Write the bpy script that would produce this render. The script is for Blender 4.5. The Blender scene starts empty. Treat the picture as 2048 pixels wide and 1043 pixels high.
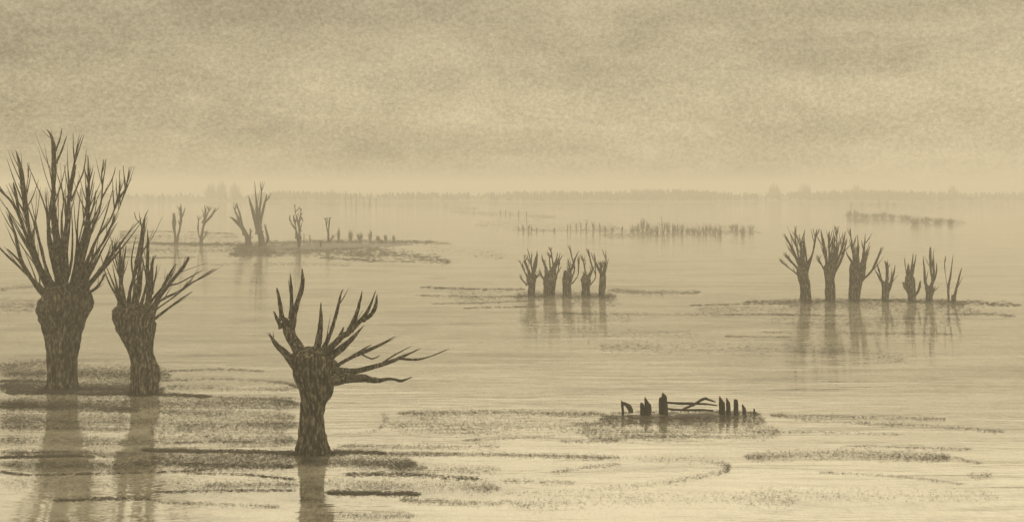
import bpy, math, random
from mathutils import Vector, noise

random.seed(11)
S = bpy.context.scene
C = S.collection
# ------------------------------------------------------------------ camera
F, H, HY = 1991.1, 6.0, 371.0            # focal length in photo pixels, eye height (m), horizon row
cam = bpy.data.cameras.new('camera')
cam.lens = 35.0
cam.sensor_width = 36.0
cam.shift_y = -(521.5 - HY) / 2048.0
cam.clip_start = 0.1
cam.clip_end = 20000
co = bpy.data.objects.new('camera', cam)
co.location = (0, 0, H)
co.rotation_euler = (math.radians(90), 0, 0)
C.objects.link(co)
S.camera = co
# ------------------------------------------------------------------ exposure
S.view_settings.view_transform = 'Standard'
S.view_settings.look = 'None'
S.view_settings.exposure = 0.09
S.view_settings.gamma = 1.0
S.cycles.volume_bounces = 1
S.cycles.max_bounces = 6


# ------------------------------------------------------------------ node helper
class NT:
    def __init__(self, tree):
        self.t = tree
        self.t.nodes.clear()

    def n(self, kind, **kw):
        nd = self.t.nodes.new(kind)
        for k, v in kw.items():
            if k.startswith('i_'):
                key = k[2:]
                key = int(key) if key.isdigit() else key.replace('_', ' ')
                nd.inputs[key].default_value = v
            else:
                setattr(nd, k, v)
        return nd

    def l(self, a, ao, b, bi):
        self.t.links.new(a.outputs[ao], b.inputs[bi])

    def ramp(self, stops, interp='LINEAR'):
        r = self.n('ShaderNodeValToRGB')
        r.color_ramp.interpolation = interp
        e = r.color_ramp.elements
        while len(e) > 1:
            e.remove(e[-1])
        for i, (p, c) in enumerate(stops):
            el = e[0] if i == 0 else e.new(p)
            el.position = p
            el.color = (c, c, c, 1) if not isinstance(c, tuple) else (*c, 1)
        return r

    def math(self, op, a=None, b=None, c=None):
        m = self.n('ShaderNodeMath', operation=op)
        for i, v in enumerate((a, b, c)):
            if v is None:
                continue
            if isinstance(v, (int, float)):
                m.inputs[i].default_value = v
            else:
                self.t.links.new(v[0].outputs[v[1]], m.inputs[i])
        return (m, 0)


# ------------------------------------------------------------------ world: overcast sepia sky
SUN_EL, SUN_AZ = math.radians(40), math.radians(4)
w = bpy.data.worlds.new('World')
S.world = w
w.use_nodes = True
T = NT(w.node_tree)
out = T.n('ShaderNodeOutputWorld')
bg = T.n('ShaderNodeBackground')
bg.inputs['Strength'].default_value = 0.1
T.l(bg, 0, out, 0)
sky = T.n('ShaderNodeTexSky', sky_type='NISHITA')
sky.sun_disc = False
sky.sun_elevation = SUN_EL
sky.sun_rotation = SUN_AZ
sky.dust_density = 6.0
tc = T.n('ShaderNodeTexCoord')
sep = T.n('ShaderNodeSeparateXYZ')
T.l(tc, 'Generated', sep, 0)
prof = T.ramp([(0.0, .45), (.02, .485), (.05, .495), (.085, .485), (.12, .45), (.165, .395), (.186, .41),
               (.215, .74), (.26, 1.05), (.36, 1.18), (.6, 1.0), (1.0, 1.0)])
T.l(sep, 'Z', prof, 0)


def cloud(scale, sx, sy, sz, detail, rough):
    mp = T.n('ShaderNodeMapping')
    mp.inputs['Scale'].default_value = (sx, sy, sz)
    T.l(tc, 'Generated', mp, 0)
    nz = T.n('ShaderNodeTexNoise')
    nz.inputs['Scale'].default_value = scale
    nz.inputs['Detail'].default_value = detail
    nz.inputs['Roughness'].default_value = rough
    T.l(mp, 0, nz, 'Vector')
    return (nz, 0)


big = cloud(3.2, 1.0, 1.0, 7.0, 4, .5)
mid = cloud(11.0, 1.0, 1.0, 2.2, 7, .66)
fin = cloud(230.0, 1.0, 1.0, 1.3, 3, .85)
v = T.math('MULTIPLY_ADD', big, .75, -.375)
v = T.math('ADD', v, T.math('MULTIPLY_ADD', mid, .78, -.39))
v = T.math('ADD', v, T.math('MULTIPLY_ADD', fin, 1.25, -.625))
v = T.math('ADD', v, T.math('MULTIPLY', (sep, 0), .24))
v = T.math('ADD', v, 1.0)
bright = T.math('MULTIPLY', v, (prof, 0))
tint = T.n('ShaderNodeMix', data_type='RGBA')
tint.inputs['A'].default_value = (10.0, 8.26, 4.95, 1)
tint.inputs['B'].default_value = (10.0, 8.52, 5.55, 1)
T.l(prof, 0, tint, 'Factor')
sc = T.n('ShaderNodeVectorMath', operation='SCALE')
T.t.links.new(tint.outputs['Result'], sc.inputs[0])
T.t.links.new(bright[0].outputs[0], sc.inputs['Scale'])
mx = T.n('ShaderNodeMix', data_type='RGBA')
mx.inputs['Factor'].default_value = .97
T.l(sky, 0, mx, 'A')
T.l(sc, 0, mx, 'B')
T.t.links.new(mx.outputs['Result'], bg.inputs['Color'])
# ------------------------------------------------------------------ sun behind the overcast
sl = bpy.data.lights.new('sun', 'SUN')
sl.energy = 0.9
sl.angle = math.radians(11)
sl.color = (1.0, .88, .66)
so = bpy.data.objects.new('sun', sl)
C.objects.link(so)
sd = Vector((math.sin(SUN_AZ) * math.cos(SUN_EL), math.cos(SUN_AZ) * math.cos(SUN_EL), math.sin(SUN_EL)))
so.rotation_euler = sd.to_track_quat('Z', 'Y').to_euler()


# ------------------------------------------------------------------ materials
def new_mat(name):
    m = bpy.data.materials.new(name)
    m.use_nodes = True
    t = NT(m.node_tree)
    o = t.n('ShaderNodeOutputMaterial')
    p = t.n('ShaderNodeBsdfPrincipled')
    t.l(p, 0, o, 0)
    return m, t, p


def rough_mat(name, stops, scale, stretch, rough=.9, bump=.5, bdist=.02, detail=8, spec=.2):
    m, t, p = new_mat(name)
    tcn = t.n('ShaderNodeTexCoord')
    mp = t.n('ShaderNodeMapping')
    mp.inputs['Scale'].default_value = stretch
    t.l(tcn, 'Object', mp, 0)
    nz = t.n('ShaderNodeTexNoise')
    nz.inputs['Scale'].default_value = scale
    nz.inputs['Detail'].default_value = detail
    nz.inputs['Roughness'].default_value = .7
    t.l(mp, 0, nz, 'Vector')
    r = t.ramp(stops)
    t.l(nz, 0, r, 0)
    t.l(r, 0, p, 'Base Color')
    b = t.n('ShaderNodeBump')
    b.inputs['Strength'].default_value = bump
    b.inputs['Distance'].default_value = bdist
    t.l(nz, 0, b, 'Height')
    t.l(b, 0, p, 'Normal')
    p.inputs['Roughness'].default_value = rough
    p.inputs['Specular IOR Level'].default_value = spec
    return m


BARK = rough_mat('bark', [(.36, (.006, .005, .004)), (.46, (.026, .021, .014)), (.53, (.075, .065, .046)),
                          (.65, (.27, .245, .19))], 15.0, (1, 1, .28), bump=.9, bdist=.06)
SHOOT = rough_mat('shoot_bark', [(.36, (.007, .006, .004)), (.47, (.030, .025, .017)), (.54, (.085, .074, .053)),
                                 (.66, (.26, .235, .185))], 20.0, (1, 1, .4), bump=.7, bdist=.04)
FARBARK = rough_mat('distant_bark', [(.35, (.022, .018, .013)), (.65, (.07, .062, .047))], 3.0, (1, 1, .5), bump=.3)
OLDWOOD = rough_mat('wet_oak', [(.3, (.014, .011, .008)), (.55, (.032, .027, .02)), (.72, (.09, .08, .06))], 12.0, (1, 1, .25), bump=.7, bdist=.02)
MUD = rough_mat('wet_mud', [(.3, (.045, .038, .028)), (.6, (.11, .096, .072)), (.75, (.18, .16, .12))], 3.0, (1, 1, 1), rough=.6, bump=.6, bdist=.05)
SEDGE = rough_mat('sedge_litter', [(.3, (.022, .018, .012)), (.6, (.075, .065, .047))], 5.0, (1, 1, 1), bump=0.0)
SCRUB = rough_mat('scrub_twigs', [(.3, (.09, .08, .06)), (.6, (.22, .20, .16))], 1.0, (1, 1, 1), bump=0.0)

# muddy flood water: opaque silt body under a glossy, slightly ruffled surface
WATER, t, p = new_mat('muddy_flood_water')
tcn = t.n('ShaderNodeTexCoord')


def wnoise(scale, sx, sy, detail, rough, dist=0.0):
    mp = t.n('ShaderNodeMapping')
    mp.inputs['Scale'].default_value = (sx, sy, 1)
    t.l(tcn, 'Object', mp, 0)
    nz = t.n('ShaderNodeTexNoise')
    nz.inputs['Scale'].default_value = scale
    nz.inputs['Detail'].default_value = detail
    nz.inputs['Roughness'].default_value = rough
    nz.inputs['Distortion'].default_value = dist
    t.l(mp, 0, nz, 'Vector')
    return (nz, 0)


silt = wnoise(.16, 1, 2.6, 6, .6, .4)
scum = wnoise(2.2, 1, 1.3, 5, .75)
grain = wnoise(11.0, 1, .4, 3, .7)
band = wnoise(1.0, .13, 1.0, 5, .6, .5)
s1 = t.math('ADD', t.math('MULTIPLY', silt, .30), t.math('MULTIPLY', scum, .22))
s1 = t.math('ADD', s1, t.math('MULTIPLY', grain, .20))
s1 = t.math('ADD', s1, t.math('MULTIPLY', band, .28))
r = t.ramp([(.41, (.10, .092, .072)), (.48, (.30, .282, .228)), (.56, (.40, .38, .32))])
t.t.links.new(s1[0].outputs[0], r.inputs[0])
t.l(r, 0, p, 'Base Color')
p.inputs['IOR'].default_value = 5.5
p.inputs['Roughness'].default_value = .05
b1 = t.n('ShaderNodeBump')
b1.inputs['Strength'].default_value = 1.0
b1.inputs['Distance'].default_value = .016
rip = wnoise(1.5, .16, 1.5, 3, .55, .3)
calm = t.ramp([(.42, .26), (.60, 1.0)])
breeze = wnoise(1.0, .10, .55, 5, .62, .6)
t.t.links.new(breeze[0].outputs[0], calm.inputs[0])
rh = t.math('MULTIPLY', rip, (calm, 0))
t.t.links.new(rh[0].outputs[0], b1.inputs['Height'])
b2 = t.n('ShaderNodeBump')
b2.inputs['Strength'].default_value = 1.0
b2.inputs['Distance'].default_value = .0014
rip2 = wnoise(8.0, .22, 1.4, 2, .5)
t.t.links.new(rip2[0].outputs[0], b2.inputs['Height'])
t.l(b1, 0, b2, 'Normal')
t.l(b2, 0, p, 'Normal')


# ------------------------------------------------------------------ mesh helpers
class MB:
    def __init__(self):
        self.v, self.f = [], []

    def add(self, vs, fs):
        n = len(self.v)
        self.v.extend(vs)
        self.f.extend([tuple(i + n for i in f) for f in fs])

    def build(self, name, mat, parent=None, base=(0, 0, 0), smooth=True):
        me = bpy.data.meshes.new(name)
        bx, by, bz = base
        me.from_pydata([(a - bx, b - by, c - bz) for a, b, c in self.v], [], self.f)
        me.materials.append(mat)
        if smooth:
            me.polygons.foreach_set('use_smooth', [True] * len(me.polygons))
        me.update()
        o = bpy.data.objects.new(name, me)
        C.objects.link(o)
        if parent is not None:
            o.parent = parent
        else:
            o.location = base
        return o


def tag(o, label, cat, group=None, kind=None):
    if label:
        o['label'] = label
    if cat:
        o['category'] = cat
    if group:
        o['group'] = group
    if kind:
        o['kind'] = kind
    return o


def thing(name, loc, label, cat, group=None):
    o = bpy.data.objects.new(name, None)
    o.empty_display_size = .3
    o.location = loc
    C.objects.link(o)
    return tag(o, label, cat, group)


def dist_of(y):                                     # how far away water lies at a photo row
    return F * H / (y - HY)


def on_water(x, y, z=0.0):
    d = F * H / (y - HY)
    return ((x - 1024) / F * d, d, z)


def catmull(pts, n):
    P = [pts[0]] + list(pts) + [pts[-1]]
    res = []
    for i in range(1, len(P) - 2):
        p0, p1, p2, p3 = P[i - 1], P[i], P[i + 1], P[i + 2]
        for k in range(n):
            u = k / n
            res.append(tuple(.5 * ((2 * b) + (-a + c) * u + (2 * a - 5 * b + 4 * c - d) * u * u + (-a + 3 * b - 3 * c + d) * u ** 3)
                             for a, b, c, d in zip(p0, p1, p2, p3)))
    res.append(tuple(pts[-1]))
    return res


def tube(mb, path, sides=8, seed=0.0, rough=.16):
    """path: list of (x, y, z, r)"""
    n = len(path)
    vs, fs = [], []
    for i, (x, y, z, r) in enumerate(path):
        a = Vector(path[max(0, i - 1)][:3])
        b = Vector(path[min(n - 1, i + 1)][:3])
        d = (b - a)
        if d.length < 1e-6:
            d = Vector((0, 0, 1))
        d.normalize()
        u = d.cross(Vector((0, 1, 0)))
        if u.length < .1:
            u = d.cross(Vector((1, 0, 0)))
        u.normalize()
        q = u.cross(d)
        for k in range(sides):
            th = 2 * math.pi * k / sides
            nn = noise.noise(Vector((math.cos(th) * 1.3 + seed, math.sin(th) * 1.3 + z / max(r, .01) * .25, x / max(r, .01) * .22 + seed)))
            rr = r * (1 + rough * 1.6 * nn)
            pnt = Vector((x, y, z)) + u * (math.cos(th) * rr) + q * (math.sin(th) * rr)
            vs.append(tuple(pnt))
    for i in range(n - 1):
        for k in range(sides):
            k2 = (k + 1) % sides
            fs.append((i * sides + k, i * sides + k2, (i + 1) * sides + k2, (i + 1) * sides + k))
    fs.append(tuple(range(sides)))
    fs.append(tuple((n - 1) * sides + k for k in reversed(range(sides))))
    mb.add(vs, fs)


def widths_along(ws, n):
    out_ = []
    for i in range(n):
        u = i / (n - 1) * (len(ws) - 1)
        k = min(int(u), len(ws) - 2)
        out_.append(ws[k] + (ws[k + 1] - ws[k]) * (u - k))
    return out_


def pollard(name, label, cat, group, wx, wy, ox, oy, s, outline, branches, mat_t=None, mat_b=None, sub=6, spread=.40,
            knob=.10, root_first=False, wscale=1.0, sides=8, rnd=1, below=.5, withies=0, rods=0, rodlen=250, knuckle=.22, flare=.2):
    """One pollard willow. wx, wy: where its trunk meets the water in the photo; outlines and shoots were measured in
    an enlargement with origin (ox, oy) and scale s; all of it is stood at the trunk's own distance."""
    rg = random.Random(rnd)
    mat_t = mat_t or BARK
    mat_b = mat_b or SHOOT
    D = dist_of(wy)
    m = D / F                                        # metres per photo pixel there
    base = on_water(wx, wy)

    def P(zx, zy):
        return ((ox + zx / s - 1024) * m, H - (oy + zy / s - HY) * m)
    root = thing(name, base, label, cat, group)
    # trunk: rings through the measured outline
    rows = []
    for zy, xl, xr in outline:
        a, z = P(xl, zy)
        b, _ = P(xr, zy)
        rows.append(((a + b) / 2, z, (b - a) / 2))
    rows.append((rows[-1][0], -below, rows[-1][2] * 1.08))
    sm = catmull(rows, 7 if sub >= 6 else 4)
    top = sm[0]
    cap = []
    for k in (0.05, .25, .45, .65, .85):                    # domed, knuckled head
        cap.append((top[0], top[1] + top[2] * .28 * math.sqrt(max(0, 1 - k * k)), top[2] * k))
    sm = [c_ for c_ in cap] + sm
    ns = 56 if sub >= 6 else 18
    vs, fs = [], []
    zt, sd_ = top[1], rnd * 7.3
    trad = max(q[2] for q in rows)                   # widest radius of the head
    for i, (cx, cz, hw) in enumerate(sm):
        for k in range(ns):
            th = 2 * math.pi * k / ns
            ct, st = math.cos(th), math.sin(th)
            hw_ = max(hw * .93, .01)
            big_ = noise.fractal(Vector((ct * .9 + sd_, st * .9, cz / trad * .7)), 1.0, 2.0, 3)
            ridg = -abs(noise.noise(Vector((ct * 5 + sd_, st * 5, cz / trad * .7)))) * 2 + .4
            fine = noise.noise(Vector((ct * 11, st * 11 + sd_, cz / trad * 5)))
            hd = max(0, 1 - abs(zt - .5 * trad - cz) / (trad * 1.5))
            kn = noise.noise(Vector((ct * 2.6 + sd_, st * 2.6, cz / trad * 2.2)))
            f_ = 1 + knob * big_ + .09 * ridg + .06 * fine + hd * knuckle * kn
            vs.append((cx + ct * hw_ * f_, D + st * hw_ * .92 * f_, cz + (.06 * top[2] * fine if cz > 0 else 0)))
    n = len(sm)
    for i in range(n - 1):
        for k in range(ns):
            k2 = (k + 1) % ns
            fs.append((i * ns + k, (i + 1) * ns + k, (i + 1) * ns + k2, i * ns + k2))
    fs.append(tuple(range(ns)))
    mb = MB()
    mb.add(vs, fs)
    mb.build('trunk', mat_t, root, base)

    def line(pts, ws, d0, d1):
        if not root_first:
            pts, ws = pts[::-1], ws[::-1]
        if len(ws) == 1:
            ws = ws * 2
        c3 = [P(*q) for q in pts]
        c3 = catmull(c3, sub)
        wl = widths_along(ws, len(c3))
        path = []
        k_ = rg.uniform(0, 99)
        for i, ((x, z), wv) in enumerate(zip(c3, wl)):
            u = i / (len(c3) - 1)
            rad = max(wv / s * m * .5 * wscale, .22 * m) * (1 + .8 * max(0, 1 - u / flare) ** 1.5)
            if u > .8:
                rad *= 1 - .55 * ((u - .8) / .2) ** 2
            jx = noise.noise(Vector((u * 6 + k_, 1, 0))) * .35 * m * 3 * u
            path.append((x + jx, D + d0 + (d1 - d0) * u ** 1.15, z, rad))
        return path
    for br in branches:
        pts, ws = br[0], br[1]
        q = pts if root_first else pts[::-1]
        ln = math.dist(P(*q[0]), P(*q[-1]))
        d0 = rg.uniform(-.3, .3) * trad
        d1 = d0 + rg.uniform(-1, 1) * spread * ln
        mb = MB()
        path = line(pts, ws, d0, d1)
        tube(mb, path, sides, rg.uniform(0, 50))
        for sp, sw in (br[2] if len(br) > 2 else ()):
            q = sp if root_first else sp[::-1]
            r0 = P(*q[0])
            near = min(path, key=lambda e: (e[0] - r0[0]) ** 2 + (e[2] - r0[1]) ** 2)
            l2 = math.dist(r0, P(*q[-1]))
            dd = near[1] - D
            tube(mb, line(sp, sw, dd, dd + rg.uniform(-.35, .35) * l2), max(6, sides - 2), rg.uniform(0, 50))
        for _ in range(withies):
            i0 = rg.randrange(int(len(path) * .25), int(len(path) * .85))
            x, y, z, r = path[i0]
            j = min(len(path) - 1, i0 + max(2, int(len(path) * rg.uniform(.2, .45))))
            x2, y2, z2_, _r = path[j]
            k = rg.gauss(0, .16) * math.dist((x, z), (x2, z2_)) + rg.choice((-1, 1)) * 3 * m
            ky = rg.gauss(0, .2) * math.dist((x, z), (x2, z2_))
            w0 = rg.uniform(.7, 1.5) * m
            tube(mb, catmull([(x, y, z, w0), ((x + x2) / 2 + k * .7, (y + y2) / 2 + ky * .6, (z + z2_) / 2, w0 * .8),
                              (x2 + k * 1.3, y2 + ky, z2_ + abs(k) * .3, w0 * .2)], 4), 5, rg.uniform(0, 50), .2)
        mb.build('branch', mat_b, root, base)
    for k in range(rods):
        a = rg.uniform(-1.15, 1.15)
        b = rg.uniform(-1.0, 1.0)
        ln = rodlen * m * rg.uniform(.45, 1.0) * (1 - .25 * abs(a))
        x0, z0 = sm[len(cap)][0] + math.sin(a) * trad * .75, rows[0][1] - .2 * trad + .25 * trad * math.cos(a)
        dx, dz_ = math.sin(a * .62), math.cos(a * .62)
        pts3 = []
        for u in (0, .3, .65, 1):
            w0 = (3.2 * (1 - u) + .5) * m
            pts3.append((x0 + dx * ln * u + rg.gauss(0, .02) * ln, D + b * trad * .6 + b * .4 * ln * u, z0 + dz_ * ln * u + .04 * ln * u * u, w0))
        mb = MB()
        tube(mb, catmull(pts3, 6), 6, rg.uniform(0, 50), .2)
        mb.build('branch', mat_b, root, base)
    return root


# ------------------------------------------------------------------ the setting
mb = MB()
R_ = 3000
mb.add([(-R_, -40, 0), (R_, -40, 0), (R_, R_, 0), (-R_, R_, 0)], [(0, 1, 2, 3)])
wt = mb.build('flood_water', WATER, smooth=False)
tag(wt, 'pale still muddy flood water spreading to the horizon', None, None, 'structure')


def mound(name, label, pts, height, step, group=None):
    """low mud bank rising out of the water; pts: (x, y_near, y_far) rows in photo pixels"""
    mb = MB()
    nx, ny = len(pts) * 6, 9
    rows = catmull([tuple(map(float, q)) for q in pts], 6)
    vs, fs = [], []
    for i, (x, yn, yf) in enumerate(rows):
        for j in range(ny):
            v_ = j / (ny - 1)
            y = yn + (yf - yn) * v_
            y += 5 * noise.fractal(Vector((x * .03, y * .02, 9)), 1, 2, 4) * abs(2 * v_ - 1)
            X, Y, _ = on_water(x, y)
            e = math.sin(math.pi * v_) ** .6 * min(1, 3.5 * min(i, len(rows) - 1 - i) / len(rows) + .02)
            z = -.03 + height * e * (.75 + .6 * noise.fractal(Vector((X * step, Y * step, 3)), 1, 2, 4))
            vs.append((X, Y, z))
    for i in range(len(rows) - 1):
        for j in range(ny - 1):
            fs.append((i * ny + j, (i + 1) * ny + j, (i + 1) * ny + j + 1, i * ny + j + 1))
    mb.add(vs, fs)
    o = mb.build(name, MUD)
    return tag(o, label, None, None, 'structure')


mound('mud_bank', 'low dark mud bank under the broken gate',
      [(1215, 831, 827), (1250, 836, 824), (1320, 840, 823), (1400, 838, 822), (1470, 835, 821), (1520, 829, 825)], .06, 2.5)
mound('mud_bank', 'long low bank below the far left willows',
      [(470, 497, 492), (520, 503, 488), (600, 500, 487), (700, 498, 485), (790, 494, 486), (870, 492, 489)], .08, .4)


# ------------------------------------------------------------------ drowned sedge: streaks of litter and blades on the water
def sedge(label, strokes, name='drowned_sedge', blade=.22, seed=3, hgt=1.0):
    """strokes: (points in photo pixels, thickness, density). Each is laid out on the water as loose flat litter and short
    blades sticking through the surface."""
    rg = random.Random(seed)
    mb = MB()
    for pts, th, dens in strokes:
        L = sum(math.dist(pts[i], pts[i + 1]) for i in range(len(pts) - 1))
        dens_pts = catmull([tuple(map(float, q)) for q in pts], 8)
        fine = dens < .5
        fs_ = .5 if fine else 1.0
        n = int(dens * L * th / (.50 if fine else 1.5))
        off = rg.uniform(0, 99)
        for _ in range(n):
            u = rg.random()
            fi = u * (len(dens_pts) - 1)
            k = min(int(fi), len(dens_pts) - 2)
            a, b = dens_pts[k], dens_pts[k + 1]
            px = a[0] + (b[0] - a[0]) * (fi - k)
            py = a[1] + (b[1] - a[1]) * (fi - k)
            edge = min(1, u / .10, (1 - u) / .10)
            if rg.random() > .35 + .65 * edge:
                continue
            q = noise.noise(Vector((px * .007 + off, py * .16, 0)))
            if rg.random() > .62 + .4 * dens + .7 * q:
                continue
            py += rg.gauss(0, .27) * th * (.4 + .6 * edge) + q * th * .2
            px += rg.gauss(0, 3)
            if py < HY + 8:
                continue
            X, Y, _ = on_water(px, py)
            m = Y / F
            if rg.random() < (blade * .35 if fine else blade):
                hh = m * rg.uniform(.8, 2.6) * hgt * (.4 + .6 * fs_)
                wv = m * rg.uniform(.25, .6) * fs_
                ang = rg.uniform(0, math.pi)
                lx, ly = rg.gauss(0, .5) * hh, rg.gauss(0, .4) * hh
                cx, sx = math.cos(ang) * wv, math.sin(ang) * wv
                mb.add([(X - cx, Y - sx, -.01), (X + cx, Y + sx, -.01), (X + lx + cx * .2, Y + ly + sx * .2, hh), (X + lx - cx * .2, Y + ly - sx * .2, hh)],
                       [(0, 1, 2, 3)])
            else:                                        # a drifting stem lying along the wind
                a_ = m * (1.2 + min(6, rg.expovariate(.55))) * (.25 + .5 * fs_ if fine else 1)
                b_ = rg.uniform(.25, .6) * m * Y / H * fs_
                b_ = min(b_, a_ * 1.2)
                rot = rg.gauss(0, .12)
                zz = rg.uniform(.004, .02)
                cr, sr = math.cos(rot), math.sin(rot)
                vs = []
                for ex, ey in ((-a_, rg.uniform(-.3, .3) * b_), (-a_ * .3, -b_ * rg.uniform(.6, 1)), (a_ * .5, -b_ * rg.uniform(.4, 1)), (a_, rg.uniform(-.3, .3) * b_), (a_ * .2, b_ * rg.uniform(.5, 1)), (-a_ * .5, b_ * rg.uniform(.4, 1))):
                    vs.append((X + ex * cr - ey * sr, Y + ex * sr + ey * cr, zz + rg.uniform(0, .2) * m))
                mb.add(vs, [tuple(range(6))])
    o = mb.build(name, SEDGE, smooth=False)
    return tag(o, label, None, None, 'stuff')


sedge('dark streaks of drowned sedge round the two left willows', [
    ([(15, 784), (80, 783), (150, 783)], 9, 1.61), ([(0, 762), (60, 761), (150, 763)], 6, .7), ([(140, 775), (200, 777), (262, 781)], 5, .6),
    ([(155, 787), (280, 786), (420, 792)], 7, 1.27), ([(400, 792), (500, 796), (590, 802)], 5, .35),
    ([(0, 812), (50, 810), (110, 812)], 12, .5), ([(100, 815), (180, 812), (262, 817)], 14, .3), ([(0, 853), (130, 856), (262, 858)], 10, .3),
    ([(0, 914), (80, 912), (165, 911)], 5, 1.61), ([(15, 906), (70, 904), (140, 902)], 2, .6), ([(165, 912), (240, 912)], 3, .5),
    ([(0, 942), (50, 948), (180, 947), (330, 943), (420, 938)], 4, .6),
    ([(108, 1000), (200, 996), (300, 998)], 8, .6), ([(300, 1000), (430, 1008), (560, 1012)], 8, .35),
    ([(0, 730), (50, 726), (95, 724)], 14, .3), ([(0, 748), (90, 748)], 8, .4), ([(150, 745), (260, 748)], 18, .22),
    ([(0, 832), (260, 836)], 34, .14), ([(0, 774), (310, 776)], 26, .495), ([(0, 770), (330, 778)], 20, .49), ([(0, 742), (340, 750)], 34, .42), ([(0, 806), (600, 808)], 26, .49), ([(0, 815), (280, 818)], 16, .4), ([(0, 845), (600, 850)], 30, .36), ([(0, 880), (600, 884)], 24, .34), ([(0, 930), (600, 930)], 26, .45), ([(0, 905), (600, 908)], 16, .40), ([(0, 965), (600, 970)], 30, .12)], seed=4)
sedge('streaks of drowned sedge crossing the water round the middle willow', [
    ([(285, 899), (420, 902), (600, 905)], 7, 1.53), ([(590, 905), (680, 903), (770, 906)], 9, 1.19), ([(760, 907), (950, 908), (1240, 915)], 10, .4),
    ([(265, 926), (420, 928), (590, 932)], 11, .5), ([(370, 946), (480, 948), (590, 957)], 5, .6),
    ([(600, 925), (720, 926), (850, 936)], 22, .40), ([(690, 948), (820, 948), (965, 958)], 9, .55),
    ([(310, 983), (450, 980), (590, 980)], 4, .6), ([(655, 984), (740, 985), (840, 988)], 9, 1.44), ([(800, 998), (900, 1004), (1005, 1008)], 12, .35),
    ([(620, 1030), (830, 1031)], 14, .25), ([(410, 970), (590, 968)], 10, .3), ([(600, 918), (830, 925)], 26, .49), ([(300, 915), (600, 917)], 18, .45), ([(600, 968), (1000, 975)], 26, .28), ([(780, 850), (1200, 856)], 30, .14), ([(780, 935), (1000, 940)], 20, .2), ([(680, 890), (1000, 893)], 12, .2),
    ([(300, 862), (440, 868), (590, 876)], 26, .16), ([(330, 886), (420, 883), (510, 882)], 3, .5), ([(350, 855), (590, 850)], 16, .15),
    ([(330, 742), (430, 738), (530, 742)], 5, .4), ([(325, 760), (440, 758), (560, 764), (600, 776)], 6, .45), ([(330, 772), (590, 778)], 12, .2),
    ([(320, 822), (450, 826), (590, 832)], 18, .28), ([(430, 800), (590, 795)], 8, .25), ([(690, 866), (750, 860), (772, 842), (764, 822)], 6, .18)], seed=5)
sedge('pale streaks of drowned sedge on the open water by the gate', [
    ([(795, 826), (1000, 824), (1210, 827)], 12, 0.30), ([(840, 838), (1230, 842)], 26, 0.07), ([(925, 879), (1010, 876), (1110, 870)], 4, 0.32), ([(1120, 882), (1240, 880)], 7, 0.25),
    ([(1200, 838), (1360, 838), (1530, 836)], 14, 0.35), ([(1190, 846), (1360, 848), (1530, 846)], 20, 0.32), ([(1160, 862), (1350, 866), (1560, 862)], 30, 0.19), ([(1150, 846), (1240, 850)], 12, 0.22),
    ([(1540, 830), (1700, 834), (1890, 838)], 9, 0.29), ([(1590, 838), (1800, 848), (2010, 862)], 9, 0.18), ([(1180, 876), (1350, 872), (1520, 874)], 8, 0.25),
    ([(1500, 862), (1650, 864), (1800, 868)], 6, 0.23), ([(1690, 890), (1820, 894), (1945, 898)], 5, 0.25),
    ([(1000, 909), (1240, 914), (1420, 922), (1456, 936), (1400, 952), (1310, 966), (1180, 980), (1000, 986)], 13, 0.10),
    ([(1105, 944), (1170, 934), (1240, 928)], 8, 0.22), ([(1490, 912), (1700, 908), (1900, 914)], 20, 0.30), ([(1640, 944), (1800, 952), (1930, 968)], 4, 0.29),
    ([(1938, 952), (1982, 950)], 13, 0.22), ([(1880, 908), (1960, 926)], 6, 0.25), ([(1000, 960), (1150, 966)], 12, 0.18), ([(1020, 1010), (1300, 995), (1600, 1000)], 30, 0.07),
    ([(1500, 985), (2000, 990)], 30, 0.06), ([(1000, 1000), (1060, 1010)], 10, 0.18)], seed=6)
sedge('thin sedge streaks at the feet of the distant willow groups', [
    ([(845, 574), (930, 577), (1055, 578)], 4, .5), ([(835, 590), (940, 593), (1060, 592)], 4, .4), ([(860, 607), (960, 605), (1060, 601)], 3, .45),
    ([(930, 616), (1080, 612)], 3, .5), ([(1050, 590), (1230, 590)], 12, .35), ([(1220, 580), (1300, 584), (1400, 584)], 10, .4), ([(1100, 626), (1300, 628), (1520, 630)], 6, .28),
    ([(1385, 610), (1480, 608), (1570, 608)], 3, .6), ([(1490, 603), (1620, 601), (1750, 599)], 9, .45), ([(1740, 600), (1880, 602), (2040, 610)], 9, .5),
    ([(1440, 630), (1560, 628), (1710, 632)], 5, .4), ([(1890, 628), (1960, 628), (2030, 632)], 7, .45), ([(1450, 672), (1580, 674)], 3, .4), ([(1520, 664), (1700, 666), (1910, 668)], 5, .3),
    ([(1730, 715), (1810, 718)], 24, .12), ([(1560, 606), (1740, 607), (1930, 608)], 20, .3), ([(1030, 592), (1230, 594)], 20, .32), ([(1540, 640), (1920, 645)], 40, .12), ([(1400, 618), (1960, 620)], 24, .12), ([(900, 590), (1240, 604)], 30, .12), ([(1040, 640), (1260, 640)], 30, .10), ([(1200, 690), (1700, 700)], 30, .07), ([(1040, 660), (1400, 670)], 20, .06),
    ([(0, 580), (30, 575), (72, 572)], 8, .35), ([(0, 612), (70, 612)], 28, .25)], seed=7)
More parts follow.
